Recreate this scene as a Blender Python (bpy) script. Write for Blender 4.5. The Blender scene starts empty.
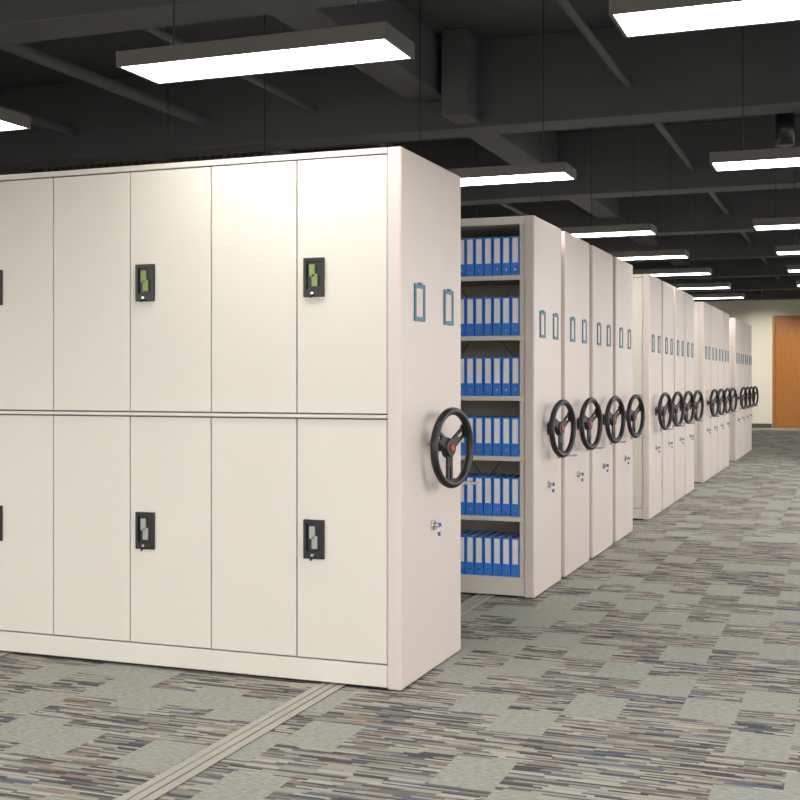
import bpy, bmesh, math, random
from mathutils import Vector, Matrix
random.seed(4)
S = bpy.context.scene
S.view_settings.view_transform = 'Standard'
S.view_settings.look = 'None'
S.view_settings.exposure = 0.0

# ---------------------------------------------------------------- materials
def lin(c):
    return tuple(((v/255)/12.92 if v/255 <= .04045 else ((v/255+.055)/1.055)**2.4) for v in c)
def mat(name, rgb, rough=.5, metal=0.0, noise=0.03, scale=8.0, bump=0.0, spec=.5, emit=None, es=0):
    m = bpy.data.materials.new(name); m.use_nodes = True
    nt = m.node_tree; b = nt.nodes['Principled BSDF']
    c = lin(rgb)
    if noise > 0:
        n = nt.nodes.new('ShaderNodeTexNoise'); n.inputs['Scale'].default_value = scale
        n.inputs['Detail'].default_value = 4
        g = nt.nodes.new('ShaderNodeNewGeometry'); nt.links.new(g.outputs['Position'], n.inputs['Vector'])
        r = nt.nodes.new('ShaderNodeValToRGB')
        r.color_ramp.elements[0].position = .3; r.color_ramp.elements[1].position = .7
        r.color_ramp.elements[0].color = tuple(max(0, v*(1-noise)) for v in c)+(1,)
        r.color_ramp.elements[1].color = tuple(min(1, v*(1+noise)) for v in c)+(1,)
        nt.links.new(n.outputs['Fac'], r.inputs['Fac']); nt.links.new(r.outputs['Color'], b.inputs['Base Color'])
        if bump > 0:
            bp = nt.nodes.new('ShaderNodeBump'); bp.inputs['Strength'].default_value = bump
            bp.inputs['Distance'].default_value = .002
            n2 = nt.nodes.new('ShaderNodeTexNoise'); n2.inputs['Scale'].default_value = 300
            nt.links.new(g.outputs['Position'], n2.inputs['Vector'])
            nt.links.new(n2.outputs['Fac'], bp.inputs['Height']); nt.links.new(bp.outputs['Normal'], b.inputs['Normal'])
    else:
        b.inputs['Base Color'].default_value = c+(1,)
    b.inputs['Roughness'].default_value = rough; b.inputs['Metallic'].default_value = metal
    b.inputs['Specular IOR Level'].default_value = spec
    if emit:
        b.inputs['Emission Color'].default_value = lin(emit)+(1,); b.inputs['Emission Strength'].default_value = es
    return m
M = {}
M['cream'] = mat('cream_painted_steel', (223,218,207), .48, noise=.012, scale=2, bump=.03)
M['panel'] = mat('end_panel_painted_steel', (217,204,198), .42, noise=.012, scale=2, bump=.03)
M['seam'] = mat('dark_seam', (112,107,100), .7)
M['black'] = mat('black_plastic', (20,20,22), .38, noise=.05)
M['green'] = mat('green_paddle', (128,148,84), .45)
M['grey'] = mat('grey_paddle', (165,168,160), .4)
M['chrome'] = mat('chrome', (205,205,205), .22, 1.0, noise=.02)
M['teal'] = mat('teal_label_frame', (24,104,128), .4)
M['paper'] = mat('label_paper', (222,208,202), .7)
M['red'] = mat('red_hub_cap', (190,50,45), .4)
M['bluekey'] = mat('blue_key_fob', (70,100,170), .4)
M['inner'] = mat('shelf_inner_steel', (226,218,206), .5, noise=.01)
M['blue'] = mat('blue_binder_cover', (54,130,232), .42, noise=.05)
M['white'] = mat('white_spine_label', (248,250,254), .6)
M['alu'] = mat('rail_aluminium', (190,186,175), .42, .4, noise=.05)
M['groove'] = mat('rail_groove', (52,50,46), .6)
M['ceil'] = mat('dark_painted_concrete', (60,62,65), .85, noise=.08, scale=1.5)
M['beam'] = mat('dark_painted_beam', (72,73,76), .8, noise=.05, scale=2)
M['pipe'] = mat('dark_conduit', (70,71,72), .6, noise=.05)
M['wall'] = mat('cream_wall_paint', (226,220,202), .8, noise=.02, scale=1)
M['lampbody'] = mat('lamp_housing', (92,90,84), .5, noise=.02)
M['lampend'] = mat('lamp_border', (96,94,86), .5, noise=.02)
M['lamp'] = mat('lamp_diffuser', (250,250,250), .5, noise=0, emit=(255,252,248), es=13.5)
M['base'] = mat('baseboard_dark', (80,76,70), .6)

# wood
wm = bpy.data.materials.new('wood_veneer'); wm.use_nodes = True
nt = wm.node_tree; b = nt.nodes['Principled BSDF']
g = nt.nodes.new('ShaderNodeNewGeometry'); mp = nt.nodes.new('ShaderNodeMapping')
mp.inputs['Scale'].default_value = (9, 9, .7)
n = nt.nodes.new('ShaderNodeTexNoise'); n.inputs['Scale'].default_value = 3; n.inputs['Detail'].default_value = 6
r = nt.nodes.new('ShaderNodeValToRGB')
r.color_ramp.elements[0].color = lin((152,92,38))+(1,); r.color_ramp.elements[1].color = lin((188,126,62))+(1,)
nt.links.new(g.outputs['Position'], mp.inputs['Vector']); nt.links.new(mp.outputs[0], n.inputs['Vector'])
nt.links.new(n.outputs['Fac'], r.inputs['Fac']); nt.links.new(r.outputs[0], b.inputs['Base Color'])
b.inputs['Roughness'].default_value = .4
M['wood'] = wm

# carpet
def carpet():
    m = bpy.data.materials.new('striped_carpet_tile'); m.use_nodes = True
    nt = m.node_tree; b = nt.nodes['Principled BSDF']; N = nt.nodes; L = nt.links
    def math_(op, a, c=None):
        x = N.new('ShaderNodeMath'); x.operation = op
        for i, v in enumerate((a, c)):
            if v is None: continue
            if isinstance(v, (int, float)): x.inputs[i].default_value = v
            else: L.new(v, x.inputs[i])
        return x.outputs[0]
    def wn(a, c=0.0):
        cmb = N.new('ShaderNodeCombineXYZ')
        for i, v in enumerate((a, c)):
            if isinstance(v, (int, float)): cmb.inputs[i].default_value = v
            else: L.new(v, cmb.inputs[i])
        w = N.new('ShaderNodeTexWhiteNoise'); w.noise_dimensions = '2D'; L.new(cmb.outputs[0], w.inputs['Vector'])
        return w.outputs['Value']
    g = N.new('ShaderNodeNewGeometry'); s = N.new('ShaderNodeSeparateXYZ'); L.new(g.outputs['Position'], s.inputs[0])
    X, Y = s.outputs[0], s.outputs[1]
    row = math_('FLOOR', math_('MULTIPLY', Y, 70.0))
    rr = wn(row, 3.3)
    seg = math_('FLOOR', math_('ADD', math_('MULTIPLY', X, 7.5), math_('MULTIPLY', rr, 17.0)))
    v = wn(row, seg)
    ramp = N.new('ShaderNodeValToRGB'); ramp.color_ramp.interpolation = 'CONSTANT'
    cols = [(0,(86,84,86)),(.17,(116,114,110)),(.33,(166,163,152)),(.56,(146,145,138)),(.70,(102,109,124)),(.77,(184,181,168)),(.91,(148,132,114))]
    e = ramp.color_ramp.elements
    e[0].position = 0; e[0].color = lin(cols[0][1])+(1,)
    e[1].position = cols[1][0]; e[1].color = lin(cols[1][1])+(1,)
    for p, c in cols[2:]:
        q = e.new(p); q.color = lin(c)+(1,)
    L.new(v, ramp.inputs[0])
    # plain patches: alternate cells of a brick layout, randomly thinned
    cx = math_('FLOOR', math_('MULTIPLY', X, 4.4))
    off = math_('MULTIPLY', math_('FLOOR', math_('MULTIPLY', wn(cx, 7.7), 3.0)), .3333)
    cy = math_('FLOOR', math_('ADD', math_('MULTIPLY', Y, 3.0), off))
    par = math_('FLOORED_MODULO', math_('ADD', cx, cy), 2.0)
    r1 = wn(cx, cy)
    thr = math_('ADD', math_('MULTIPLY', math_('LESS_THAN', par, .5), .60), .05)
    pv = math_('LESS_THAN', r1, thr)
    fine = N.new('ShaderNodeTexNoise'); fine.inputs['Scale'].default_value = 1
    mp = N.new('ShaderNodeMapping'); mp.inputs['Scale'].default_value = (30, 150, 1)
    L.new(g.outputs['Position'], mp.inputs['Vector']); L.new(mp.outputs[0], fine.inputs['Vector'])
    r2 = N.new('ShaderNodeValToRGB')
    r2.color_ramp.elements[0].position = .3; r2.color_ramp.elements[1].position = .7
    r2.color_ramp.elements[0].color = lin((142,144,135))+(1,); r2.color_ramp.elements[1].color = lin((184,185,174))+(1,)
    L.new(fine.outputs['Fac'], r2.inputs[0])
    mx = N.new('ShaderNodeMix'); mx.data_type = 'RGBA'
    L.new(pv, mx.inputs[0]); L.new(ramp.outputs[0], mx.inputs[6]); L.new(r2.outputs[0], mx.inputs[7])
    L.new(mx.outputs[2], b.inputs['Base Color'])
    b.inputs['Roughness'].default_value = .9; b.inputs['Specular IOR Level'].default_value = .2
    bp = N.new('ShaderNodeBump'); bp.inputs['Strength'].default_value = .3; bp.inputs['Distance'].default_value = .003
    L.new(v, bp.inputs['Height']); L.new(bp.outputs[0], b.inputs['Normal'])
    return m
M['carpet'] = carpet()

# ---------------------------------------------------------------- mesh builder
class MB:
    def __init__(s): s.bm = bmesh.new(); s.mats = []
    def mi(s, k):
        if k not in s.mats: s.mats.append(k)
        return s.mats.index(k)
    def box(s, x0, x1, y0, y1, z0, z1, k, rot=None):
        i = s.mi(k)
        vs = [s.bm.verts.new((x, y, z)) for x in (x0, x1) for y in (y0, y1) for z in (z0, z1)]
        for f in ((0,1,3,2),(4,6,7,5),(0,4,5,1),(2,3,7,6),(0,2,6,4),(1,5,7,3)):
            fc = s.bm.faces.new([vs[j] for j in f]); fc.material_index = i
        if rot: bmesh.ops.transform(s.bm, matrix=rot, verts=vs)
        return vs
    def cyl(s, p0, p1, r, k, n=20, r2=None):
        i = s.mi(k); p0, p1 = Vector(p0), Vector(p1); d = (p1-p0); r2 = r if r2 is None else r2
        q = d.to_track_quat('Z', 'Y'); a, c = [], []
        for j in range(n):
            t = 2*math.pi*j/n; o = Vector((math.cos(t), math.sin(t), 0))
            a.append(s.bm.verts.new(p0+q@(o*r))); c.append(s.bm.verts.new(p1+q@(o*r2)))
        for j in range(n):
            f = s.bm.faces.new((a[j], a[(j+1)%n], c[(j+1)%n], c[j])); f.material_index = i; f.smooth = True
        f = s.bm.faces.new(a[::-1]); f.material_index = i
        f = s.bm.faces.new(c); f.material_index = i
    def torus(s, c, R, r, k, axis='X', n=48, m=12):
        i = s.mi(k); g = []
        for a in range(n):
            t = 2*math.pi*a/n; ring = []
            for b_ in range(m):
                u = 2*math.pi*b_/m
                rad = R+r*math.cos(u); h = r*math.sin(u)
                if axis == 'X': p = (c[0]+h, c[1]+rad*math.cos(t), c[2]+rad*math.sin(t))
                elif axis == 'Y': p = (c[0]+rad*math.cos(t), c[1]+h, c[2]+rad*math.sin(t))
                else: p = (c[0]+rad*math.cos(t), c[1]+rad*math.sin(t), c[2]+h)
                ring.append(s.bm.verts.new(p))
            g.append(ring)
        for a in range(n):
            for b_ in range(m):
                f = s.bm.faces.new((g[a][b_], g[(a+1)%n][b_], g[(a+1)%n][(b_+1)%m], g[a][(b_+1)%m]))
                f.material_index = i; f.smooth = True
    def xf(s, mtx): bmesh.ops.transform(s.bm, matrix=mtx, verts=s.bm.verts[:])
    def mesh(s, name):
        bmesh.ops.recalc_face_normals(s.bm, faces=s.bm.faces)
        me = bpy.data.meshes.new(name); s.bm.to_mesh(me); s.bm.free()
        for k in s.mats: me.materials.append(M[k])
        return me
def obj(name, me, loc=(0,0,0), parent=None, bevel=0, seg=2):
    o = bpy.data.objects.new(name, me); S.collection.objects.link(o); o.location = loc
    if parent: o.parent = parent
    if bevel:
        m = o.modifiers.new('bevel', 'BEVEL'); m.width = bevel; m.segments = seg; m.limit_method = 'ANGLE'
        m.angle_limit = math.radians(50)
    return o
def empty(name, loc):
    e = bpy.data.objects.new(name, None); S.collection.objects.link(e); e.location = loc; e.empty_display_size = .2
    return e

# ---------------------------------------------------------------- cabinets
H = 2.4; DW = .4413; ND = 8; T = .068
LEN = ND*DW + 2*T + .004
def end_panel(D, x1=0.0):
    b = MB()
    b.box(x1-T, x1, 0, D, .008, H, 'panel')
    return b.mesh('end_panel')
def carcass_closed(D):
    b = MB()
    x0, x1 = -LEN+T, -T
    b.box(x0, x1, .026, D-.01, .115, H-.03, 'seam')
    b.box(x0, x1, .004, D-.004, .016, .113, 'cream')
    b.box(x0, x1, .0, D, H-.028, H-.002, 'cream')
    b.box(x0, x1, -.004, .03, 1.203, 1.217, 'cream')
    b.box(x0, x1, D-.012, D-.002, .115, H-.03, 'cream')
    b.box(x0+.05, x1-.05, .03, D-.03, .002, .018, 'black')
    return b.mesh('carcass')
def doors():
    b = MB()
    for i in range(ND):
        xr = -T-.002-i*DW
        for z0, z1 in ((.119, 1.196), (1.224, H-.033)):
            b.box(xr-DW+.006, xr, .006, .0235, z0, z1, 'cream')
    return b.mesh('doors')
def handles():
    b = MB()
    for i in range(ND):
        if i % 2: continue
        xs = -T-.002-(i+1)*DW
        for z, c in ((1.835, 'green'), (.655, 'grey')):
            x = xs+.092; w, h = .050, .088
            b.box(x-w, x-w+.016, -.010, .007, z-h, z+h, 'black')
            b.box(x+w-.016, x+w, -.010, .007, z-h, z+h, 'black')
            b.box(x-w+.015, x+w-.015, -.010, .007, z+h-.018, z+h, 'black')
            b.box(x-w+.015, x+w-.015, -.010, .007, z-h, z-h+.034, 'black')
            b.box(x-w+.015, x+w-.015, .0, .0065, z-h+.03, z+h-.013, 'black')
            b.box(x-.020, x+.008, -.012, .001, z+.002, z+.058, c)
            b.box(x-.008, x+.020, -.012, .001, z-.042, z+.014, c)
            b.cyl((x-.004, -.016, z-h+.016), (x-.004, -.008, z-h+.016), .008, 'chrome')
            b.cyl((x-.004, -.030, z-h-.004), (x-.004, -.010, z-h+.012), .005, 'black', 10)
    return b.mesh('handles')
def wheel(D):
    b = MB(); c = (.095, D/2, 1.055)
    b.torus(c, .172, .0185, 'black')
    b.cyl((.060, c[1], c[2]), (.092, c[1], c[2]), .05, 'black', 32, .042)
    b.cyl((.091, c[1], c[2]), (.098, c[1], c[2]), .016, 'red', 24)
    for a in (28, 152, 270):
        t = math.radians(a)
        R = Matrix.Translation((0, c[1], c[2])) @ Matrix.Rotation(t, 4, 'X')
        b.box(.072, .084, .035, .166, -.026, -.009, 'black', R)
        b.box(.072, .084, .035, .166, .009, .026, 'black', R)
        b.box(.072, .084, .035, .095, -.014, .014, 'black', R)
        b.box(.072, .094, .145, .170, -.034, .034, 'black', R)
    b.xf(Matrix.Translation(c) @ Matrix.Rotation(math.radians(-11), 4, 'Z') @ Matrix.Translation(-Vector(c)))
    b.cyl((.0, c[1], c[2]), (.012, c[1], c[2]), .045, 'black')
    b.cyl((.01, c[1], c[2]), (.068, c[1], c[2]), .019, 'black')
    return b.mesh('steering_wheel')
def fittings(D):
    b = MB()
    for yc in (D*.27, D*.755):
        w, h, z, t = .070, .085, 1.725, .020
        b.box(-.002, .007, yc-w, yc-w+t, z-h, z+h, 'teal'); b.box(-.002, .007, yc+w-t, yc+w, z-h, z+h, 'teal')
        b.box(-.002, .007, yc-w+t, yc+w-t, z-h, z-h+t, 'teal'); b.box(-.002, .007, yc-w+t, yc+w-t, z+h-t, z+h, 'teal')
        b.box(-.002, .002, yc-w+t, yc+w-t, z-h+t, z+h-t, 'paper')
        b.box(-.002, .012, yc-.02, yc+.02, z+h-.004, z+h+.006, 'teal')
    y = D*.86
    b.cyl((-.001, y, .865), (.014, y, .865), .024, 'chrome')
    b.cyl((.01, y, .865), (.12, y, .865), .008, 'chrome', 12)
    b.box(.04, .13, y-.018, y+.010, .862, .870, 'chrome')
    y = D*.48
    b.cyl((-.001, y, .69), (.012, y, .69), .025, 'chrome')
    b.cyl((.01, y, .69), (.035, y, .69), .010, 'chrome', 12)
    b.box(.022, .046, y-.003, y+.003, .684, .702, 'bluekey')
    b.torus((.034, y, .670), .012, .002, 'chrome', 'Y', 20, 6)
    b.box(.028, .042, y-.002, y+.002, .640, .660, 'bluekey')
    return b.mesh('panel_fittings')
EX = -1.8775
cache = {}
def get(k, f, *a):
    if k not in cache: cache[k] = f(*a)
    return cache[k]
def cabinet(y, D, name='mobile_storage_cabinet', open_=False, dx=0):
    e = empty(name, (EX+dx, y, 0)); k = round(D, 3)
    obj('end_panel', get(('ep', k), end_panel, D), (0,0,0), e, .010, 3)
    obj('far_end_panel', get(('ep', k), end_panel, D), (-LEN+T, 0, 0), e, .010, 3)
    if open_:
        obj('shelf_frame', shelf_frame(D), (0,0,0), e, .002)
    else:
        obj('carcass', get(('c', k), carcass_closed, D), (0,0,0), e, .0025)
        obj('doors', get('d', doors), (0,0,0), e, .0025)
        obj('door_handles', get('h', handles), (0,0,0), e, .002)
    obj('steering_wheel', get(('w', k), wheel, D), (0,0,0), e, .003)
    obj('panel_fittings', get(('f', k), fittings, D), (0,0,0), e, .0015)
    return e
SH = [.13, .51, .89, 1.27, 1.65, 2.03]
def shelf_frame(D):
    b = MB(); x0, x1 = -LEN+T, -T
    b.box(x0, x1, D-.012, D-.002, .03, H-.03, 'inner')
    b.box(x0, x1, .0, D, H-.05, H-.002, 'cream')
    b.box(x0, x1, .004, D-.004, .016, .10, 'cream')
    b.box(x0+.05, x1-.05, .03, D-.03, .002, .018, 'black')
    for z in SH:
        b.box(x0, x1, .010, D-.014, z-.006, z, 'inner')
        b.box(x0, x1, .006, .014, z-.03, z, 'cream')
    xs = [x1-.0, x1-.882, x1-1.765, x1-2.647, x0+.03]
    for x in xs:
        b.box(x-.03, x, .012, .042, .1, H-.05, 'inner')
        b.box(x-.03, x, D-.045, D-.014, .1, H-.05, 'inner')
        b.box(x-.018, x-.014, .03, D-.03, .1, H-.05, 'inner')
    for i in range(4):
        xa, xb = xs[i]-.03, xs[i+1]
        for z0, z1 in ((.15, 1.2), (1.25, 2.3)):
            b.cyl((xa, D-.03, z0), (xb, D-.03, z1), .004, 'chrome', 8)
            b.cyl((xb, D-.034, z0), (xa, D-.034, z1), .004, 'chrome', 8)
    return b.mesh('shelf_frame')
def binders(y0, D):
    b = MB(); x1 = -T; xs = [x1-.03-.004, x1-.912-.004, x1-1.795-.004, x1-2.677-.004]
    for z in SH:
        for bx in xs:
            for i in range(14):
                xr = bx-i*.0595; w = .054; dy = random.uniform(-.003, .003)
                ya, yb = .022+dy, .307+dy
                b.box(xr-w, xr, ya, ya+.004, z+.001, z+.245, 'blue')
                b.box(xr-w, xr-w+.003, ya+.004, yb, z+.001, z+.245, 'blue')
                b.box(xr-.003, xr, ya+.004, yb, z+.001, z+.245, 'blue')
                b.box(xr-w+.004, xr-.004, ya+.012, yb-.01, z+.006, z+.236, 'white')
                b.box(xr-w+.009, xr-.009, ya-.0015, ya+.001, z+.080, z+.236, 'white')
                b.cyl((xr-w/2, ya-.002, z+.038), (xr-w/2, ya+.001, z+.038), .007, 'chrome', 12)
    return obj('ring_binders', b.mesh('ring_binders'), (EX, y0, 0))

cabinet(4.965, .862, dx=.012)
cabinet(7.36, .74, 'mobile_open_shelving', True)
binders(7.36, .74)
for y in (8.22, 9.16, 10.11): cabinet(y, .81)
for y in (11.85, 12.75, 13.64, 14.52): cabinet(y, .80)
for y in (16.35, 17.22, 18.09, 18.96): cabinet(y, .80)
for y in (20.85, 21.7, 22.55, 23.4): cabinet(y, .78)

# ---------------------------------------------------------------- rails
def rail():
    b = MB(); y0, y1 = -4.5, 25.5
    b.box(-.058, .058, y0, y1, 0, .003, 'groove')
    b.box(-.058, -.024, y0, y1, .002, .007, 'alu')
    b.box(.024, .058, y0, y1, .002, .007, 'alu')
    b.box(-.016, .016, y0, y1, .002, .008, 'alu')
    return b.mesh('floor_rail')
rm = rail()
for x in (-2.20, -4.02, -5.25): obj('floor_rail', rm, (x, 0, .0005), bevel=.001)

# ---------------------------------------------------------------- room shell
RX0, RX1, RY0, RY1, RZ = -15.0, 4.5, -6.0, 35.5, 4.3
def shell(name, x0, x1, y0, y1, z0, z1, k):
    b = MB(); b.box(x0, x1, y0, y1, z0, z1, k); return obj(name, b.mesh(name))
shell('floor', RX0-.1, RX1+.1, RY0-.12, RY1+.2, -.1, 0, 'carpet')
shell('ceiling', RX0-.1, RX1+.1, RY0-.12, RY1+.2, RZ, RZ+.1, 'ceil')
shell('wall_left', RX0-.1, RX0, RY0, RY1+.2, 0, RZ, 'wall')
dx0, dx1, dz = -2.12, -.35, 3.08
shell('wall_back', RX0, dx0-.08, RY1, RY1+.1, 0, RZ, 'wall')
shell('wall_back', dx1+.08, RX1, RY1, RY1+.1, 0, RZ, 'wall')
shell('wall_back', dx0-.08, dx1+.08, RY1, RY1+.1, dz+.08, RZ, 'wall')
shell('wall_back', RX0, RX1, RY1+.1, RY1+.2, 0, RZ, 'wall')  # added unseen backing that blocks sky light leaking round the door
shell('baseboard_back', RX0, dx0-.09, RY1-.02, RY1-.001, 0, .12, 'base')

# outside walls with added, unseen windows for soft fill daylight (behind and to the right of the photographer)
WZ0, WZ1 = .9, 3.2
wn_ = [0]
def fill_window_wall(name, axis, c0, c1, starts, ww):
    def S_(a, b_, z0, z1):
        if axis == 'X': shell(name, a, b_, RY0-.1, RY0, z0, z1, 'wall')
        else: shell(name, RX1, RX1+.1, a, b_, z0, z1, 'wall')
    S_(c0, c1, 0, WZ0); S_(c0, c1, WZ1, RZ)
    px = c0
    for a in starts:
        S_(px, a, WZ0, WZ1); px = a+ww
        b = MB(); f = .05
        def bx(p, q, z0, z1):
            if axis == 'X': b.box(p, q, RY0-.08, RY0-.02, z0, z1, 'pipe')
            else: b.box(RX1+.02, RX1+.08, p, q, z0, z1, 'pipe')
        bx(a, a+f, WZ0, WZ1); bx(a+ww-f, a+ww, WZ0, WZ1); bx(a+f, a+ww-f, WZ0, WZ0+f); bx(a+f, a+ww-f, WZ1-f, WZ1)
        bx(a+ww/2-.025, a+ww/2+.025, WZ0+f, WZ1-f)
        wn_[0] += 1
        obj('fill_window_%d' % wn_[0], b.mesh('fill_window'))
        ld = bpy.data.lights.new('fill_window_portal', 'AREA'); ld.shape = 'RECTANGLE'; ld.size = ww; ld.size_y = WZ1-WZ0
        ld.cycles.is_portal = True
        lo = bpy.data.objects.new('fill_window_portal', ld); S.collection.objects.link(lo)
        if axis == 'X':
            lo.location = (a+ww/2, RY0-.11, (WZ0+WZ1)/2); lo.rotation_euler = (math.pi/2, 0, 0)
        else:
            lo.location = (RX1+.11, a+ww/2, (WZ0+WZ1)/2); lo.rotation_euler = (math.pi/2, 0, math.pi/2)
    S_(px, c1, WZ0, WZ1)
fill_window_wall('wall_front', 'X', RX0, RX1, [-14.4+i*3.1 for i in range(6)], 2.8)
fill_window_wall('wall_right', 'Y', RY0, RY1+.2, [-5.2+i*5.0 for i in range(8)], 2.5)

# wooden double door in the back wall opening
b = MB()
a0, a1 = RY1, RY1+.09
b.box(dx0-.078, dx0, a0, a1, 0.002, dz+.07, 'wood'); b.box(dx1, dx1+.078, a0, a1, 0.002, dz+.07, 'wood')
b.box(dx0, dx1, a0, a1, dz, dz+.07, 'wood')
mid = (dx0+dx1)/2
for a, c in ((dx0+.005, mid-.004), (mid+.004, dx1-.005)):
    b.box(a, c, RY1+.02, RY1+.07, .008, dz-.005, 'wood')
for x in (mid-.08, mid+.08):
    b.cyl((x, RY1-.04, .9), (x, RY1-.04, 1.3), .014, 'chrome')
    b.cyl((x, RY1-.04, .94), (x, RY1+.03, .94), .01, 'chrome'); b.cyl((x, RY1-.04, 1.26), (x, RY1+.03, 1.26), .01, 'chrome')
obj('door_1', b.mesh('door_1'), bevel=.003)

# ---------------------------------------------------------------- ceiling structure
def cbeam(name, *a):
    b = MB(); b.box(*a, 'beam'); return obj(name, b.mesh(name), bevel=.01)
for y in (2.0, 6.1, 10.0, 14.1, 18.2, 22.3, 26.4, 30.5, 34.4):
    cbeam('ceiling_beam', RX0+.002, RX1-.002, y, y+.38, 3.55, RZ-.001)
for x in (-3.65, -9.5, 1.2):
    cbeam('ceiling_beam', x, x+.34, RY0+.002, RY1-.002, 3.80, RZ-.002)
cbeam('ceiling_beam', -3.25, -3.03, 9.6, 9.999, 3.58, RZ-.003)
def pipe(name, p0, p1, r):
    b = MB(); b.cyl(p0, p1, r, 'pipe', 16); return obj(name, b.mesh(name))
for x, z, r in ((-1.76, 3.8, .03), (-5.75, 3.80, .05), (-4.6, 3.82, .03), (-7.2, 3.8, .04)):
    pipe('ceiling_pipe', (x, RY0+.01, z), (x, RY1-.01, z), r)
# air duct with slatted grilles, hung between two beams behind the cabinets
b = MB()
b.box(-9.1, -6.1, 12.0, 12.6, 3.78, 4.02, 'pipe')
for i in range(30):
    x = -9.05+i*.1
    b.box(x, x+.05, 11.985, 12.001, 3.80, 4.0, 'lampend'); b.box(x, x+.05, 12.02, 12.58, 3.765, 3.781, 'lampend')
for x in (-8.8, -7.6, -6.4): b.cyl((x, 12.3, 4.01), (x, 12.3, RZ), .01, 'pipe', 8)
obj('air_duct', b.mesh('air_duct'))

# pendant lamps
def lamp(zb=2.70):
    b = MB(); Lx, Wy, h = 1.23, .33, .066; w = .014
    z0, z1 = zb, zb+h
    b.box(-Lx/2, Lx/2, -Wy/2, -Wy/2+w, z0, z1, 'lampbody'); b.box(-Lx/2, Lx/2, Wy/2-w, Wy/2, z0, z1, 'lampbody')
    b.box(-Lx/2, -Lx/2+w, -Wy/2+w, Wy/2-w, z0, z1, 'lampbody'); b.box(Lx/2-w, Lx/2, -Wy/2+w, Wy/2-w, z0, z1, 'lampbody')
    b.box(-Lx/2+w, Lx/2-w, -Wy/2+w, Wy/2-w, z0+.03, z1-.004, 'lampbody')
    b.box(-Lx/2+w, Lx/2-w, -Wy/2+w, Wy/2-w, z0+.002, z0+.028, 'lamp')
    for x in (-.43, .43):
        b.cyl((x, 0, z1-.006), (x, 0, RZ), .004, 'black', 6)
        b.cyl((x, 0, z1-.002), (x, 0, z1+.02), .012, 'chrome', 10)
    return b.mesh('pendant_light')
lm = lamp()
YS = [-4.3, -1.3, 1.65, 4.54, 7.77, 11.05, 13.35, 15.6, 18.1, 20.4, 24.6, 27.4, 30.2, 33.0]
for y in YS:
    for x in (-2.322, -.225, 1.86):
        if y > 23 and x < 1: continue
        if x < -2 and 7 < y < 8: obj('pendant_light', lm, (x-.03, y, 0), bevel=.002)
        elif x == -.225 and y > 12: obj('pendant_light', lm, (x+.05, y, 0), bevel=.002)
        else: obj('pendant_light', lm, (x, y, 0), bevel=.002)
    obj('pendant_light', lm, (-4.70, y+.6, 0), bevel=.002)
    obj('pendant_light', lm, (-7.2, y+.6, 0), bevel=.002)

# surface spotlight, then an added row of wall fill spots
b = MB()
b.cyl((0,0,3.31), (0,0,3.58), .075, 'black', 32); b.cyl((0,0,3.305), (0,0,3.315), .06, 'lampend', 32); b.cyl((0,0,3.58), (0,0,RZ), .012, 'black', 12)
sp = b.mesh('ceiling_spotlight')
obj('ceiling_spotlight', sp, (-.55, 10.49, 0))
b = MB()
b.cyl((0,0,3.61), (0,0,3.86), .075, 'black', 32); b.cyl((0,0,3.605), (0,0,3.615), .06, 'lampend', 32); b.cyl((0,0,3.86), (0,0,RZ), .012, 'black', 12)
sp2 = b.mesh('wall_fill_spot')
for x in (-4.2, -2.4, -.6, 2.0):  # added out of sight behind the beams to brighten the back wall
    o = obj('ceiling_spotlight', sp2, (x, 33.6, 0))
    ld = bpy.data.lights.new('wall_fill_lamp', 'SPOT'); ld.energy = 190; ld.spot_size = math.radians(95); ld.spot_blend = .8
    ld.color = (1, .95, .88); ld.shadow_soft_size = .05
    lo = bpy.data.objects.new('wall_fill_lamp', ld); S.collection.objects.link(lo); lo.parent = o
    lo.location = (0, 0.02, 3.58); lo.rotation_euler = (math.radians(38), 0, 0)

# ---------------------------------------------------------------- world + camera
w = bpy.data.worlds.new('World'); S.world = w; w.use_nodes = True
nt = w.node_tree; bg = nt.nodes['Background']
tc = nt.nodes.new('ShaderNodeTexCoord'); sx = nt.nodes.new('ShaderNodeSeparateXYZ'); cr = nt.nodes.new('ShaderNodeValToRGB')
nt.links.new(tc.outputs['Generated'], sx.inputs[0])
mr = nt.nodes.new('ShaderNodeMapRange'); mr.inputs[1].default_value = -1; mr.inputs[2].default_value = 1
nt.links.new(sx.outputs[2], mr.inputs[0]); nt.links.new(mr.outputs[0], cr.inputs[0])
cr.color_ramp.elements[0].position = .46; cr.color_ramp.elements[0].color = (.34,.33,.31,1)
cr.color_ramp.elements[1].position = .54; cr.color_ramp.elements[1].color = (.99,.98,.97,1)
nt.links.new(cr.outputs[0], bg.inputs[0]); bg.inputs[1].default_value = 7.6
cam = bpy.data.cameras.new('camera'); co = bpy.data.objects.new('camera', cam); S.collection.objects.link(co)
cam.sensor_width = 36; cam.lens = 1210/800*36
cam.shift_y = -21/800
co.location = (0, 0, 1.377)
co.rotation_euler = (math.pi/2, 0, math.atan(456/1210))
cam.clip_end = 200
S.camera = co
